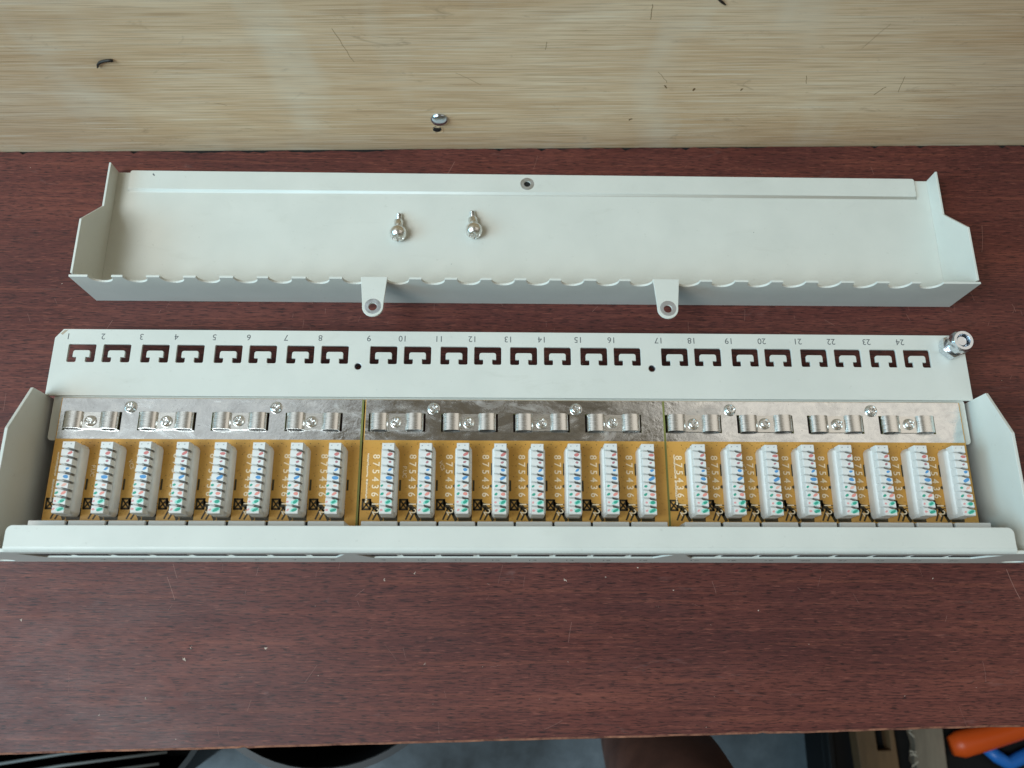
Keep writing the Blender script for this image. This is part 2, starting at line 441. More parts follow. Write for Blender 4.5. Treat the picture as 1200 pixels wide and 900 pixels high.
BOARD_SCREW = cross_head(2.9, 2.0, depth=1.0)

# ------------------------------------------------------------------ patch panel
PX, PY = 0, 95
panel = tag(empty('patch_panel', (PX, PY, 0)), 'open cream metal patch panel with amber circuit boards and rows of white terminal blocks', 'patch panel')
def pl(x, y, z): return (x-PX, y-PY, z)
ZT, ZP = 18.47, 18.18
# -- rear tray with tie slots
slot_x = [-212.8, -196.3, -178.1, -161.5, -143.4, -127.0, -109.1, -92.7, -69.4, -53.1, -35.6, -19.4, -2.1, 14.2, 31.8, 48.0, 71.0, 87.1, 105.3, 121.4, 139.0, 155.5, 172.9, 189.5]
def c_slot(x):
    y1, y0 = 141.4, 132.3; w = 13.0; x0, x1 = x, x+w
    s0, s1 = x+4.3, x+w-4.3          # stem
    h0, h1 = x+2.5, x+w-2.5          # head of the tie bar
    yh, yn = 138.3, 134.9
    p = []
    def arc(cx, cy, r, a0, a1, n=3):
        for i in range(n+1):
            a = math.radians(a0+(a1-a0)*i/n); p.append((cx+r*math.cos(a), cy+r*math.sin(a)))
    r = .7
    arc(x0+r, y1-r, r, 180, 90); arc(x1-r, y1-r, r, 90, 0); arc(x1-r, y0+r, r, 0, -90); arc(s1+r, y0+r, r, 270, 180)
    p.append((s1, yn)); p.append((h1, yn)); arc(h1-1, yh-1, 1.0, 0, 90); arc(h0+1, yh-1, 1.0, 90, 180)
    p.append((h0, yn)); p.append((s0, yn)); arc(s0-r, y0+r, r, 0, -90); arc(x0+r, y0+r, r, 270, 180)
    return p
tray_out = [(-220, 115.8), (220, 115.8), (220, 149), (-216.5, 149), (-220, 144.5)]
holes = [c_slot(x) for x in slot_x] + [circ(-74.8, 131, 1.75), circ(66.1, 130.9, 1.75)]
tr = sheet(tray_out, holes, 1.3, PAINT, ((1, 0, 0), (0, 1, 0), (0, 0, 1), pl(0, 0, ZT-.65)))
tray = add('rear_tray', tr, panel)
low = sheet(rrect(-216.6, 94.6, 216.6, 116.6, 1.8), [rrect(-190, 97, 190, 113, 1)], 1.2, PAINT, ((1, 0, 0), (0, 1, 0), (0, 0, 1), pl(0, 0, ZP-1.7-.62)))
add('board_support', low, panel)
for cx, cy in ((-74.8, 131), (66.1, 130.9)):
    add('threaded_insert', sheet(circ(0, 0, 2.2), [circ(0, 0, 1.55)], 3.2, BARE, bevel=.1), tray, pl(cx, cy, ZT-1.7))
add('paint_chip', flat([[(-217.6-PX, 146.6-PY), (-216.0-PX, 148.3-PY), (-214.2-PX, 148.6-PY), (-216.6-PX, 145.9-PY)]], ZT+.03, [plain('chipped_primer', srgb(176, 160, 140), .7)]), tray)
num_x = [x-.9 for x in slot_x]
nums = [text_mesh(str(i+1), 4.3, num_x[i]-PX, 145.4-PY, ZT+.03, 180, INK) for i in range(24)]
tag(add('printed_numbers', merge(nums), tray), kind='stuff')
# -- front plate, standing, with three port openings
def op(x0, x1): return [(x0-3, 35), (x1+3, 35), (x1-3, 20.5), (x0+3, 20.5)]
groups = [(-210.6, -73.7), (-67.7, 67.0), (73.4, 210.4)]
fp_out = rrect(-241.3, 0, 241.3, 42.6, 1.2)
mh = [rrect(s*232.5-5, zc-3.4, s*232.5+5, zc+3.4, 3.3) for s in (-1, 1) for zc in (6.5, 37.5)]
fplate = add('front_plate', sheet(fp_out, [op(a+2.4, b-2.4) for a, b in groups]+mh, 1.5, PAINT, ((1, 0, 0), (0, 0, 1), (0, -1, 0), pl(0, 41.7, 0))), panel)
fn = []
for gi, (a, b) in enumerate(groups):
    for k in range(8):
        t_ = text_mesh(str(gi*8+k+1), 4.6, 0, 0, 0, 0, INK); t_.transform(Matrix.Rotation(math.radians(90), 4, 'X'))
        t_.transform(Matrix.Translation(Vector(pl(a+(b-a)*(k+.5)/8, 40.9, 11))*S)); fn.append(t_)
tag(add('printed_numbers', merge(fn), fplate), kind='stuff')
# -- top flange bent back over the jacks, with a rounded fold
def flange():
    x0, x1 = -212, 212; t = 1.5; R_ = 2.2; prof_o, prof_i = [], []
    for i in range(7):
        a = math.pi - i*math.pi/2/6
        prof_o.append((40.95+R_+R_*math.cos(a), 44-R_+R_*math.sin(a))); prof_i.append((40.95+R_+(R_-t)*math.cos(a), 44-R_+(R_-t)*math.sin(a)))
    prof_o = [(40.95, 38.5)]+prof_o; prof_i = [(40.95+t, 38.5)]+prof_i
    vs, fs = [], []
    n = len(prof_o)
    for x in (x0, x1):
        for p in prof_o: vs.append((x-PX, p[0]-PY-.03, p[1]))
        for p in prof_i: vs.append((x-PX, p[0]-PY-.03, p[1]))
    o, q = 0, 2*n
    for i in range(n-1):
        fs.append((i, i+1, q+i+1, q+i)); fs.append((n+i, q+n+i, q+n+i+1, n+i+1))
        fs.append((i, n+i, n+i+1, i+1)); fs.append((q+i, q+i+1, q+n+i+1, q+n+i))
    fs.append((0, q, q+n, n)); fs.append((n-1, 2*n-1, q+2*n-1, q+n-1))
    fold = mesh_from(vs, fs, 'fold', [PAINT], smooth=True)
    bm = bmesh.new(); bm.from_mesh(fold); bmesh.ops.recalc_face_normals(bm, faces=bm.faces[:]); bm.to_mesh(fold); bm.free(); sharp(fold, 40)
    top = sheet(rrect(x0, 43.1, x1, 51.9, 2.6, 5, (1, 1, 0, 0)), [], t, PAINT, ((1, 0, 0), (0, 1, 0), (0, 0, 1), pl(0, 0, 44-t/2-.01)))
    return merge([fold, top])
add('top_flange', flange(), panel)
# -- side walls
wall_prof = [(41.0, .6), (116, .6), (116, 29.8), (93.7, 43.4), (42.5, 43.4), (41.0, 42)]
for s in (-1, 1):
    add('side_wall', sheet(wall_prof, [], 1.4, PAINT, ((0, 1, 0), (0, 0, 1), (1, 0, 0), pl(s*219.9, 0, 0))), panel)
# -- jacks
jw = 15.8
jm = box(-jw/2, -7.2, 0, jw/2, 6.3, 14, JACK, .25)
pm = merge([box(-7.0, -.22, -5.6, 7.0, .6, 5.0, BLACK, .1), box(-3.4, -.2, 4.9, 3.4, .6, 7.2, BLACK, .1)])
gap_m = box(-.5, -7, 0, .5, 6.15, 12.6, BLACK)  # black strip added between jacks, paints the shade of the gap
for a, b in groups:
    p = (b-a)/8
    for k in range(8):
        j = add('port_jack', jm, panel, pl(a+p*(k+.5), 49.2, 18.3+(a > 0)*0)); add('port_opening', pm, j, (0, -7.3, 7.6))
        if k < 7: add('gap_shade', gap_m, j, (jw/2+.52, 0, 0))
# -- circuit boards
clamp_x = [[-196.3, -161.9, -128.0, -93.9], [-55.1, -21.2, 12.6, 46.4], [84.3, 118.4, 152.0, 186.2]]
bscrew_x = [[-179.4, -111.8], [-38.2, 28.9], [102.1, 169.7]]
bounds = [(-211.9, -70.9), (-70.3, 71.0), (71.6, 212.9)]
block_x = [[-199.0, -182.2, -165.3, -148.6, -131.9, -114.9, -97.9, -81.0], [-57.1, -40.3, -23.5, -6.7, 10.0, 26.6, 43.2, 59.8], [83.0, 99.6, 116.2, 132.9, 149.9, 166.9, 184.6, 202.3]]
def trace_shapes(x, polys, white):
    """dark bare-copper marks printed beside a block whose centre is x"""
    bx = x-10.0
    polys += stroke([(bx-2.0, 67.2), (bx+1.4, 67.2), (bx+1.4, 62.8), (bx-2.0, 62.8), (bx-2.0, 67.2)], .9)
    polys += stroke([(bx-1.8, 66.9), (bx+1.2, 63.0)], .75) + stroke([(bx+1.2, 66.9), (bx-1.8, 63.0)], .75)
    polys += stroke([(bx+2.0, 65.6), (bx+6.6, 65.0), (bx+13.8, 65.0)], .5) + stroke([(bx+5.0, 63.9), (bx+13.8, 63.9)], .4)
    polys += stroke([(bx+1.4, 65.6), (bx+4.6, 62.6), (bx+5.8, 61.0)], 1.9)
    polys += stroke([(bx+3.2, 63.6), (bx+1.0, 58.4)], .8) + stroke([(bx+5.2, 62.4), (bx+3.0, 58.2)], .8)
    polys += stroke([(bx+4.8, 62.2), (bx+6.8, 58.2)], 1.5)
    polys.append([(bx+6.8, 63.0), (bx+14.0, 63.0), (bx+14.0, 57.6), (bx+8.0, 57.6)])
    # vias and lands beside the block
    polys += stroke([(x+4.6, 76), (x+4.6, 71.6)], .9) + stroke([(x-3.9, 84), (x-3.9, 79)], .9)
    polys.append(circ(x-4.0, 73.6, .8, 8))
    for k in range(8): polys.append(circ(x-5+k*2.0+(k % 3)*.2, 93.2-(k % 2)*1.3, .22, 6))
    for k in range(4): polys.append(circ(x-10.6+(k % 2)*1.2, 88-k*5, .2, 6))
boards = []
for bi, (x0, x1) in enumerate(bounds):
    slots = []
    for cx in clamp_x[bi]:
        for s in (-1, 1): slots.append((cx+s*12.65-.65, 99.1, cx+s*12.65+.65, 107.9))
    b = add('circuit_board', grid_plate(x0, 47.5, x1, 114.6, ZP-1.6, ZP, slots, [PCB, EDGE_PCB], pl(0, 0, 0)), panel); boards.append(b)
    add('tinned_strip', grid_plate(x0+.4, 95.0, x1-.4, 114.5, ZP+.01, ZP+.07, slots, [TIN, TIN], pl(0, 0, 0)), b)
    if bi < 2: add('bare_edge', box(x1-.95-PX, 47.6-PY, ZP-.2, x1-.02-PX, 114.5-PY, ZP+.09, EDGE_PCB), b)
    polys, white = [], []
    dig = []
    for x in block_x[bi]:
        trace_shapes(x-PX, polys, white)
        for k, ch in enumerate('87543612'):
            yy = 87.2-k*3.52 if k < 6 else (65.2, 61.6)[k-6]
            xx = x-6.9 if k < 6 else (x-6.4, x-6.0)[k-6]
            dig.append(text_mesh(ch, 4.4, xx-PX, yy-PY, ZP+(.12 if k > 5 else .06), -90 if k < 7 else -62, SILK, bold=.014))
    polys = [[(a, c-PY) for a, c in p] for p in polys]
    # small white part marks by the left edge and beside the first blocks
    wp = []
    rr = random.Random(bi)
    y = 88.5
    while y > 66:
        L = rr.uniform(.5, 1.1)
        if abs(y-77.5) > 1.0: wp += stroke([(x0+2.6+rr.uniform(-.1, .1)-PX, y-PY), (x0+2.6+rr.uniform(-.25, .25)-PX, y-L-PY)], rr.uniform(.5, .85))
        y -= L+.25
    dig.append(flat(wp, ZP+.06, [SILK]))
    dig.append(text_mesh('P.UC', 2.6, block_x[bi][0]+6.4-PX, 80-PY, ZP+.06, -90, SILK))
    dig.append(text_mesh('VCS', 2.6, block_x[bi][1]+6.6-PX, 83-PY, ZP+.06, -70, SILK))
    add('printed_traces', flat(polys, ZP+.035, [TRACE]), b)
    add('printed_digits', merge(dig), b)
    for sx in bscrew_x[bi]:
        o = add('board_screw', BOARD_SCREW, panel, pl(sx, 110.3, ZP+.1), (0, 0, random.uniform(0, 3)))
# -- cable clamps
def clamp_mesh():
    prof = []
    def hump(c, w, h):
        return [(c+w/2*math.cos(math.pi*(1-i/12)), h*math.sin(math.pi*i/12)**.8) for i in range(13)]
    left = hump(-8.2, 8.5, 2.4); right_ = hump(8.2, 8.5, 2.4)
    prof = [(-12.4, -3.0), (-12.4, .3)] + [(x, z+.5) for x, z in left[1:-1]] + [(-4.4, .75), (4.4, .75)] + [(x, z+.5) for x, z in right_[1:-1]] + [(12.4, .3), (12.4, -3.0)]
    n = len(prof); vs, fs = [], []; t = .5
    nrm = []
    for i in range(n):
        a, b = prof[max(i-1, 0)], prof[min(i+1, n-1)]; d = math.hypot(b[0]-a[0], b[1]-a[1]) or 1
        nrm.append((-(b[1]-a[1])/d, (b[0]-a[0])/d))
    for y in (-4.0, 4.0):
        for (x, z) in prof: vs.append((x, y, z))
        for (x, z), (nx, nz) in zip(prof, nrm): vs.append((x-nx*t, y, z-nz*t))
    q = 2*n
    for i in range(n-1):
        fs += [(i, i+1, q+i+1, q+i), (n+i, q+n+i, q+n+i+1, n+i+1), (i, n+i, n+i+1, i+1), (q+i, q+i+1, q+n+i+1, q+n+i)]
    me = mesh_from(vs, fs, 'cable_clamp', [NICKEL], smooth=True)
    bm = bmesh.new(); bm.from_mesh(me); bmesh.ops.recalc_face_normals(bm, faces=bm.faces[:])
    bm.to_mesh(me); bm.free(); return sharp(me, 42)
CL = clamp_mesh()
for bi in range(3):
    for ci, cx in enumerate(clamp_x[bi]):
        o = add('cable_clamp', CL, panel, pl(cx, 103.5, ZP+.15), (0, 0, random.uniform(-.015, .015)))
        sh = -1.2 if not (bi == 0 and ci == 0) else 1.5
        s_ = add('clamp_screw', CLAMP_SCREW, o, (random.uniform(-1, .4), random.uniform(-.4, .2), .8), (random.uniform(-.06, .06), random.uniform(-.06, .06), random.uniform(0, 3)))
# -- terminal blocks
BW, BL, BH, TH = 5.9, 32.2, 7.4, 12.0
def block_body():
    # prism along y, wider foot, chamfered ends
    sec = [(-3.8, 0), (-3.8, 5.4), (-3.4, 6.8), (-2.75, BH), (2.75, BH), (3.4, 6.8), (3.8, 5.4), (3.8, 0)]
    vs, fs = [], []; L = BL/2
    for y, k, kz in ((-L, .78, .62), (-L+1.6, 1, 1), (L-1.6, 1, 1), (L, .78, .62)):
        for x, z in sec: vs.append((x*k, y, z*kz))
    n = len(sec)
    for r in range(3):
        for i in range(n):
            j = (i+1) % n; fs.append((r*n+i, r*n+j, (r+1)*n+j, (r+1)*n+i))
    fs += [tuple(reversed(range(n))), tuple(range(3*n, 4*n))]
    me = mesh_from(vs, fs, 'terminal_block', [NYLON])
    bm = bmesh.new(); bm.from_mesh(me); bmesh.ops.recalc_face_normals(bm, faces=bm.faces[:])
    bmesh.ops.bevel(bm, geom=bm.edges[:], offset=.22*S, segments=1, affect='EDGES'); bm.to_mesh(me); bm.free(); return me
BODY = block_body()
pitch = BL/9
marks = {0: [('grey', -1.6, .4, .35, .25), ('grey', 1.0, .5, .35, .25)],
         1: [('red', 1.1, 0, 1.15, .75)], 2: [('rose', 1.0, 0, .65, .5)], 3: [('blue', 1.2, .1, .85, .6)],
         4: [('blue', 1.0, 0, 1.35, .8)], 5: [('green', -1.9, .1, .65, .55), ('peach', 1.1, 0, 1.0, .6)],
         6: [('green', -1.8, 0, .75, .6), ('salmon', 1.1, 0, 1.15, .75)],
         7: [('pink', -1.9, 0, .55, .5), ('teal', 1.1, 0, 1.55, .95), ('green', 1.2, 0, 1.0, .7)],
         8: [('pink', -1.9, 0, .65, .5), ('teal', 1.0, 0, 1.7, .9), ('green', 1.0, -.05, 1.35, .7)]}
def tooth(k, rn):
    yc = BL/2 - pitch*(k+.5)
    def bound(side):      # side +1: back face of the tooth, -1: front face
        end = (k == 0 and side > 0) or (k == 8 and side < 0)
        y = side*pitch/2
        if end: return [(-2.8, y-side*.1), (0, y-side*.1), (2.8, y-side*.1)]
        hw0, hw1 = .26, .52; sl = .5
        return [(-2.8, y+sl*.6-side*hw0), (-.3, y+.1-side*hw0), (.1, y+.1-side*hw1), (2.8, y-sl-side*hw1)]
    top, bot = bound(1), bound(-1)
    poly = bot + list(reversed(top)); n = len(poly); vs, fs, fm = [], [], []
    cx, cy = sum(p[0] for p in poly)/n, sum(p[1] for p in poly)/n
    for z, s in ((BH-1.2, 1), (TH-.5, 1), (TH, .90)):
        for x, y in poly: vs.append((cx+(x-cx)*(1-(1-s)*.6), cy+(y-cy)*s, z))
    for r in (0, 1):
        for i in range(n):
            j = (i+1) % n; fs.append((r*n+i, r*n+j, (r+1)*n+j, (r+1)*n+i)); fm.append(0)
    fs.append(tuple(range(2*n, 3*n))); fm.append(0)
    mats = [NYLON]
    zz = TH+.02
    for (c, mx, my, a, b) in marks[k]:
        if MK[c] not in mats: mats.append(MK[c])
        base = len(vs); ks = rn.uniform(.98, 1.18); skw = rn.uniform(-.1, .4); mx += rn.uniform(-.2, .2)
        for i in range(8):
            q = 2*math.pi*i/8+.3; ex, ey = a*ks*math.cos(q)*rn.uniform(.8, 1.1), b*ks*math.sin(q)*rn.uniform(.8, 1.1); sk = skw*ex
            vs.append((mx+ex, my+ey+sk, zz)); 
        fs.append(tuple(range(base, base+8))); fm.append(mats.index(MK[c])); zz += .02
    return mesh_from(vs, fs, 'tooth', mats, fm), yc
TEETH = [[tooth(k, random.Random(q*50+k)) for k in range(9)] for q in range(4)]
cont = []
for k in range(8):
    y = BL/2-pitch*(k+1)
    cont.append(mesh_from([(.1, y+.25, BH), (2.5, y-.35, BH), (2.5, y-.35, TH-1.1), (.1, y+.25, TH-1.1), (.1, y+.05, BH), (2.5, y-.6, BH), (2.5, y-.6, TH-1.1), (.1, y+.05, TH-1.1)],
        [(0, 3, 2, 1), (4, 5, 6, 7), (3, 7, 6, 2), (0, 4, 7, 3), (1, 2, 6, 5)], 'c', [CONTACT]))
for k in range(8):
    y = BL/2-pitch*(k+1)
    cont.append(mesh_from([(-2.5, y+.5, BH), (0, y+.3, BH), (0, y+.3, TH-1.3), (-2.5, y+.5, TH-1.5), (-2.5, y-.1, BH), (0, y-.3, BH), (0, y-.3, TH-1.3), (-2.5, y-.1, TH-1.5)],
        [(0, 3, 2, 1), (4, 5, 6, 7), (3, 7, 6, 2), (0, 4, 7, 3), (1, 2, 6, 5)], 'c', [NYLON]))
CONT = merge(cont, 'contact_blades')
for bi in range(3):
    for x in block_x[bi]:
        o = add('terminal_block', BODY, panel, pl(x+random.uniform(-.12, .12), 75.0+random.uniform(-.15, .15), ZP), (0, 0, random.uniform(-.006, .006)))
        for me, yc in TEETH[random.randrange(4)]: add('tooth', me, o, (0, yc, 0))
        add('contact_blades', CONT, o)
# -- ground stud on the tray corner
def hexnut(af, h, ch=.5, hole=0, mat=ZINC):
    R_ = af/math.sqrt(3); seg = 36; vs, fs, rows = [], [], []
    def hexr(a): 
        a = (a % (math.pi/3)) - math.pi/6; return af/2/math.cos(a)
    prof = [(0, 'c'), (ch*.6, 'h'), (h-ch*.6, 'h'), (h, 'c')]
    for z, k in prof:
        rows.append(list(range(len(vs), len(vs)+seg)))
        for i in range(seg):
            a = 2*math.pi*i/seg; r = hexr(a) if k == 'h' else af/2*.96; vs.append((r*math.cos(a), r*math.sin(a), z))
    if hole:
        for z in (h, 0):
            rows.append(list(range(len(vs), len(vs)+seg)))
            for i in range(seg):
                a = 2*math.pi*i/seg; vs.append((hole*math.cos(a), hole*math.sin(a), z-(.0 if z else 0)))
    for a, b in zip(rows, rows[1:]):
        for i in range(seg):
            j = (i+1) % seg; fs.append((a[i], a[j], b[j], b[i]))
    return sharp(mesh_from(vs, fs, 'hex_nut', [mat], smooth=True), 25)
stud = add('ground_stud', lathe([(0, -3), (2.7, -3), (2.7, 10.6), (2.2, 11.2), (0, 11.2)], ZINC, 24), panel, pl(212.6, 142.0, ZT))
sharp(stud.data, 40)
add('hex_nut', hexnut(10.6, 4.6, .7, 2.7), stud, (0, 0, .3), (0, 0, .35))
add('washer', sharp(lathe([(2.8, 5.0), (4.2, 5.0), (4.2, 5.9), (2.8, 5.9)], ZINC, 28), 40), stud)
add('hex_nut', hexnut(9.6, 6.0, 1.6, 3.3), stud, (0, 0, 6.6), (.03, .02, .1))

# ------------------------------------------------------------------ lid, lying open side up
LX, LY = 7.26, 172.78
lid = tag(empty('panel_cover', (LX, LY, 0), math.radians(.043)), 'long cream metal cover with scalloped front edge lying open side up', 'cover')
LW = 219.6; LHt = 29.2; t = 1.15
add('base_pan', sheet([(-LW, .2), (LW, .2), (LW, 72.8), (-LW, 72.8)], [], t, PAINT, ((1, 0, 0), (0, 1, 0), (0, 0, 1), (0, 0, t/2+.1))), lid)
def ledge():
    # joggled strip along the back edge
    x0, x1 = -212.0, 211.2; prof = [(60.6, t+.16), (62.3, t+.95), (63.2, t+1.1), (73.4, t+1.1), (73.4, t+.1), (60.6, t+.12)]
    hole = circ(.1, 67.8, 1.75)
    top = sheet(rrect(x0, 62.6, x1, 73.5, 1.2, 3), [hole], 1.0, PAINT, ((1, 0, 0), (0, 1, 0), (0, 0, 1), (0, 0, t+.7)))
    vs, fs = [], []
    for x in (x0, x1):
        for y, z in ((60.9, t+.12), (61.6, t+.35), (62.4, t+.95), (63.2, t+1.16)): vs.append((x, y, z))
    for i in range(3): fs.append((i, 4+i, 5+i, i+1))
    fs += [(0, 1, 2, 3), (7, 6, 5, 4)]
    return merge([top, mesh_from(vs, fs, 'j', [PAINT], smooth=True)])
lg = add('rear_ledge', ledge(), lid)
add('bare_ring', sheet(circ(.1, 67.8, 3.7), [circ(.1, 67.8, 1.8)], .06, BARE, ((1, 0, 0), (0, 1, 0), (0, 0, 1), (0, 0, t+1.24)), bevel=.01), lg)
add('hole_shade_plate', box(-2.2, 65.6, t+.15, 2.4, 70.0, t+.2, BLACK), lg)  # black plate below the ledge hole, coloured as the shade inside it
add('paint_chip', flat([[(-200.2, 71.4), (-199.2, 70.2), (-198.7, 70.6), (-199.6, 71.8)], [(-40, 20), (-39.6, 19.8), (-39.5, 20.3)], [(120, 40), (120.4, 39.8), (120.3, 40.4)]], t+1.22, [INK]), lid)
wp_ = [(.9, 1.3), (72.8, 1.3), (72.8, 10.7), (47.3, 10.7), (29.8, LHt), (.9, LHt)]
for s in (-1, 1):
    add('side_wall', sheet(wp_, [], t, PAINT, ((0, 1, 0), (0, 0, 1), (1, 0, 0), (s*(LW-t/2), 0, 0)), bevel=.2), lid)
sc0 = [-203.9, -187.4, -169.9, -152.7, -134.9, -118.4, -100.4, -83.0, -62.2, -45.0, -27.8, -11.3, 5.5, 22.2, 39.3, 55.7, 78.6, 95.5, 113.2, 130.2, 147.4, 165.0, 182.3, 197.8]
out = [(-LW-.4, LHt)]
for x in sc0:
    a0 = x-LX; w = 11.2; r = w/2; cx = a0+r
    out.append((a0, LHt)); out.append((a0+.15, LHt-1.0))
    for i in range(1, 12):
        q = math.pi+math.pi*i/12; out.append((cx+r*.98*math.cos(q), LHt-1.0+5.2*math.sin(q)))
    out.append((a0+w-.15, LHt-1.0)); out.append((a0+w, LHt))
out += [(LW+.4, LHt), (LW+.4, .15), (-LW-.4, .15)]
add('scalloped_wall', sheet(out, [], t, PAINT, ((1, 0, 0), (0, 0, 1), (0, -1, 0), (0, -t/2+.1, 0)), bevel=.15), lid)
for cx in (-67.7, 73.1):
    x = cx-LX; w0, w1 = 6.4, 5.0; yh = -15.4
    o_ = [(x-w0, .1), (x-w0+.2, -1.5), (x-w1, yh+1)]
    for i in range(13):
        q = math.pi+math.pi*i/12; o_.append((x+w1*math.cos(q), yh+w1*math.sin(q)*.98))
    o_ += [(x+w1, yh+1), (x+w0-.2, -1.5), (x+w0, .1)]
    tb = add('fixing_tab', sheet(list(reversed(o_)), [circ(x, yh, 2.0)], t, PAINT, ((1, 0, 0), (0, 1, 0), (0, 0, 1), (0, 0, LHt-t/2+.12)), bevel=.18), lid)
    add('bare_ring', sheet(circ(x+.1, yh+.2, 3.9), [circ(x, yh, 2.05)], .05, BARE, ((1, 0, 0), (0, 1, 0), (0, 0, 1), (0, 0, LHt+.15)), bevel=.01), tb)

# ------------------------------------------------------------------ loose screws on the lid
def loose_screw(x, y, rz, label):
    e = tag(empty('loose_screw', (x, y, 1.3), rz), label, 'screw', 'loose screws on the cover')
    # axis along +y, head at -y end; head rests on its rim
    R_ = 4.1
    head = sharp(lathe([(0, 6.4), (2.3, 6.4), (3.3, 6.1), (3.9, 5.3), (4.1, 4.3), (4.1, 2.8), (3.9, 2.1), (3.5, 1.5)], SCREW, 40, True), 60)
    cap = cross_head(3.5, 1.4, .35, 1.3, .24, .7, 40, SCREW, 0)
    # turn cap to point to -y : local z -> -y
    rx = Matrix.Rotation(math.radians(90), 4, 'X')
    hm = merge([head]); hm.transform(Matrix.Translation((0, 0, -1.5*S))); hm.transform(Matrix.Rotation(math.radians(-90), 4, 'X'))
    cap.transform(rx)
    both = merge([hm, cap])
    for p in both.polygons: p.use_smooth = True
    e.scale = (1.06,)*3
    tilt = math.radians(-13)
    h = add('screw_head', both, e, (0, 0, R_+.15), (tilt, 0, 0))
    prof = [(0, 14.6), (1.0, 14.6), (1.35, 14.0)]
    z = 13.7
    while z > 10.2: prof += [(1.5, z), (1.15, z-.3)]; z -= .6
    prof += [(2.0, 10.0), (2.3, 9.6), (2.3, 6.6), (1.7, 6.3), (1.7, 4.4)]
    prof = list(reversed(prof))
    sh = lathe([(0, 4.4)]+prof, SCREW, 24, True); sh.transform(Matrix.Rotation(math.radians(-90), 4, 'X'))
    add('screw_shank', sharp(sh, 45), e, (0, 0, R_+.15), (tilt, 0, 0))
loose_screw(-60.3, 206.6, .02, 'small silver cross-head screw lying on the cover, left of the pair')
loose_screw(-20.6, 208.6, .10, 'small silver cross-head screw lying on the cover, right of the pair')

# ------------------------------------------------------------------ bits on the wall
def on_wall(x, z, d=0):
    c, s = math.cos(ang), math.sin(ang); y = seam_y(x)
    return (x+s*d, y-c*d, z)
ws = tag(add('wall_screw', lathe([(4.6, 0), (4.5, .7), (3.9, 1.5), (2.6, 2.1), (1.2, 2.35), (0, 2.4)], mat_steel('wall_screw_steel', (.55, .60, .66), .12, .25), 32),
             None, on_wall(-39, 25.8), (math.radians(90), 0, ang)), 'domed steel screw head in the beige board above a small hole', 'screw')
hole = tag(add('chipped_hole', merge([lathe([(2.4, .02), (2.2, .25), (0, .05)], BLACK, 14), sheet(circ(.5, -.6, 3.0, 11), [circ(0, 0, 2.2, 11)], .5, plain('raw_wood', srgb(206, 182, 148), .8), bevel=.1)]),
           None, on_wall(-40.8, 17.2, .05), (math.radians(90), 0, ang)), 'small chipped dark hole in the beige board under the screw head', 'hole')
pts = [on_wall(-190.3+dx, 71.0+dz, .7) for dx, dz in ((-4.4, -3.4), (-3.4, -1.4), (-1.8, .2), (.4, 1.1), (2.8, 1.5), (4.6, 1.4))]
tag(add('black_fibre', tube(pts, [.35, .6, .7, .7, .65, .7], plain('fibre', srgb(34, 28, 22), .6), 8)), 'short curved black fibre stuck on the beige board, upper left', 'fibre')
pts = [on_wall(84+dx, 108.5+dz, .6) for dx, dz in ((0, 1.5), (2, -.2), (4.4, -2.2))]
tag(add('black_fibre', tube(pts, [.4, .6, .35], plain('fibre', srgb(34, 28, 22), .6), 8)), 'small black fibre on the beige board at the top edge of the picture', 'fibre')

# ------------------------------------------------------------------ things under the table edge
RUB = plain('black_plastic', srgb(13, 14, 16), .6, 0, .3)
bk = tag(empty('black_bucket', (-133, 24, -520)), 'round black plastic bucket on the floor below the table edge', 'bucket')
add('wall', sharp(lathe([(0, 2), (80, 2), (88, 6), (104, 268), (108, 268), (108, 262), (106.5, 262), (92, 0), (0, 0)][::-1], RUB, 64), 40), bk)
add('rim', sharp(lathe([(104.5, 266), (109, 266), (109, 271), (104.5, 271), (104.5, 266)], plain('rim_plastic', srgb(18, 22, 27), .45), 64), 40), bk)
bs = tag(empty('slatted_basket', (-330, -14, -520)), 'black round basket with pale parallel slats at the lower left', 'basket')
add('wall', sharp(lathe([(0, 2), (90, 2), (112, 240), (116, 240), (95, 0), (0, 0)][::-1], RUB, 64), 40), bs)
slat = plain('pale_slat', srgb(96, 98, 96), .5)
for i in range(12):
    y = -108+i*8; hw = math.sqrt(max(0, 112**2-y*y))
    sl = tube([(-hw, y-14, 236), (0, y, 238), (min(hw, 52+i*5), y+9, 236)], 1.3, slat, 6); add('slat', sl, bs)
# leg of the person sitting at the table
def make_leg():
    J = [((114, -420, -205), .074), ((117, -300, -192), .066), ((120, -190, -176), .053), ((120, -119, -172), .046), ((120, -97, -205), .043),
         ((119, -88, -270), .047), ((119, -76, -350), .042), ((119, -50, -440), .030), ((119, -42, -484), .030), ((119, 10, -500), .024), ((121, 78, -507), .017), ((122, 118, -510), .012)]
    me = bpy.data.meshes.new('leg'); me.from_pydata([Vector(p)*S for p, _ in J], [(i, i+1) for i in range(len(J)-1)], [])
    o = bpy.data.objects.new('person', me); C.objects.link(o)
    sk = o.modifiers.new('skin', 'SKIN'); sk.use_smooth_shade = True
    for v, (_, r) in zip(me.skin_vertices[0].data, J): v.radius = (r, r)
    me.skin_vertices[0].data[0].use_root = True
    sb = o.modifiers.new('sub', 'SUBSURF'); sb.levels = 2; sb.render_levels = 2
    t_ = NT('skin'); c = t_.ramp(t_.noise(40, 4), [(.3, srgb(74, 45, 36)), (.7, srgb(96, 60, 48))])
    t_.set(Base_Color=c, Roughness=.5); me.materials.append(t_.m)
    return o
tag(make_leg(), 'bare brown knee and leg of a seated person below the table edge', 'person')
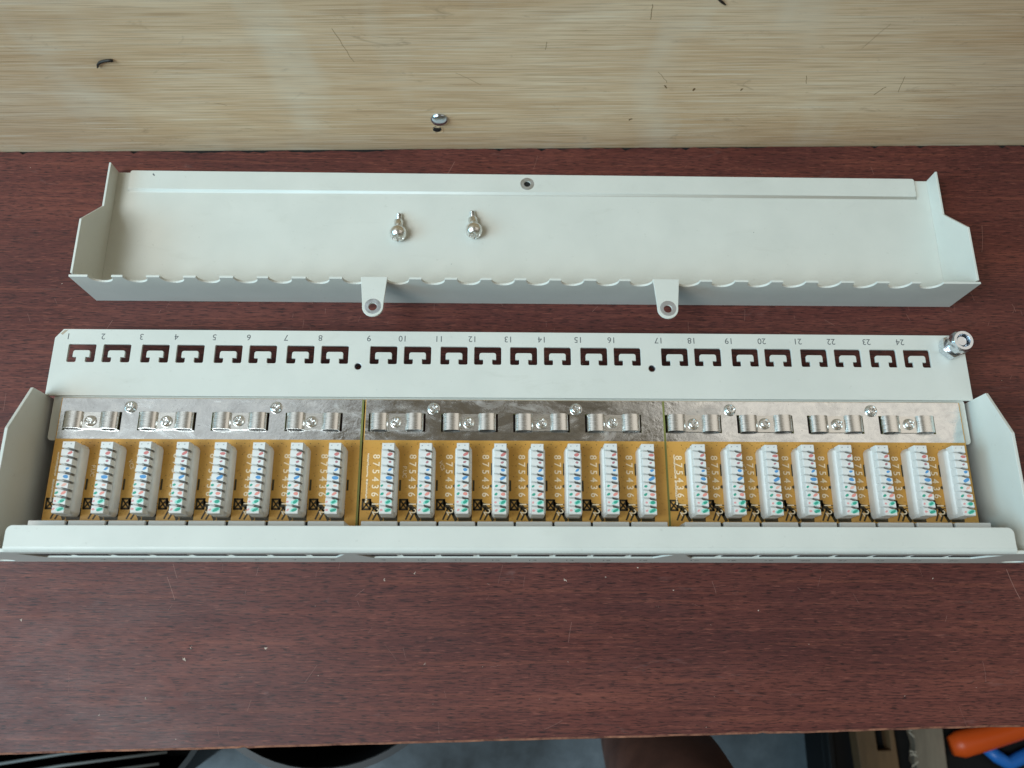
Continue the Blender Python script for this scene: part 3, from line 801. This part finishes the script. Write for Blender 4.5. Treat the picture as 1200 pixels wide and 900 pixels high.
# box of scrap wood and tools
tb = tag(empty('tool_box', (452, -20, -520)), 'black open tool tray on the floor at the lower right', 'tool tray')
add('tray', merge([box(-140, -140, 0, 160, 150, 49, RUB, 1), box(-140, -140, 49, -134, 150, 64, RUB, 1), box(154, -140, 49, 160, 150, 64, RUB, 1),
                   box(-134, 144, 49, 154, 150, 64, RUB, 1), box(-134, -140, 49, 154, -134, 64, RUB, 1)]), tb)
def wood(name, a, b):
    t_ = NT(name); c = t_.ramp(t_.noise(1, 5, .6, (60, 12, 60)), [(.3, a), (.7, b)]); t_.bump(t_.noise(200, 4), .3, .0005); return t_.set(Base_Color=c, Roughness=.7)
wb = sheet([(-15, -60), (15, -60), (15, 100), (-15, 100)], [rrect(0, -30, 11, -8, 1)], 14, wood('brown_wood', srgb(84, 66, 46), srgb(120, 92, 62)), bevel=.5)
add_o = add('wooden_batten', wb, None, (357, -57, -462), (0, 0, .03)); add_o.scale = (1.23,)*3
tag(add_o, 'brown wooden batten with a square notch in the black tray', 'batten')
gp = sheet([(-10, -80)]+[(-10+random.uniform(-2.2, 1.0), -80+i*4) for i in range(1, 44)]+[(-10, 98), (14, 98), (14, -80)], [], 9, wood('grey_wood', srgb(98, 90, 78), srgb(138, 128, 112)), bevel=.3)
gpo = add('grey_plank', gp, None, (410, -50, -465), (0, 0, -.02)); gpo.scale = (1.23,)*3
tag(gpo, 'grey plank with a frayed pale edge beside the orange handle', 'plank')
fr = random.Random(2); fv = []
for i in range(70):
    y = fr.uniform(-70, 70); fv += stroke([(-9+fr.uniform(-1, 1), y), (-12.5+fr.uniform(-2.5, 1), y+fr.uniform(-4, 4))], .8)
add('frayed_fibres', flat(fv, 4.7, [plain('fray', srgb(190, 182, 166), .8)]), gpo)
def grow(o): o.scale = (1.23,)*3
org = plain('orange_grip', srgb(214, 84, 22), .42); blu = plain('blue_grip', srgb(34, 110, 196), .4); stl = plain('tool_steel', (.4, .4, .4, 1), .35, 1)
ot = tag(empty('orange_handled_tool', (470, -82, -458)), 'orange handled hand tool at the lower right corner', 'tool')
add('handle', tube([(-31, -7, 0), (-24, -5.5, 1), (-5, -1, 2), (25, 7, 2), (70, 18, 0), (105, 26, -2)], [7, 10, 9.5, 9, 8.5, 7], org, 14), ot)
add('blade', tube([(100, 25, -2), (150, 36, -2)], [5, 2.5], stl, 10), ot)
bt = tag(empty('blue_handled_tool', (486, -99, -464)), 'blue handled pliers below the orange handle', 'tool')
add('handle', tube([(-14, 5, 0), (-7, -1, 1), (1, -6, 1), (10, -3, 1), (40, 9, 1), (90, 24, 0)], [4.5, 5.2, 5.2, 5.2, 5, 4.5], blu, 12), bt)
add('handle', tube([(-14, 6, 0), (10, 16, -1), (50, 22, -1), (90, 25, 0)], [4.5, 5, 5, 4.5], blu, 12), bt)
add('jaw', tube([(88, 25, 0), (125, 33, 0)], [8, 3], stl, 10), bt)
grow(ot); grow(bt)
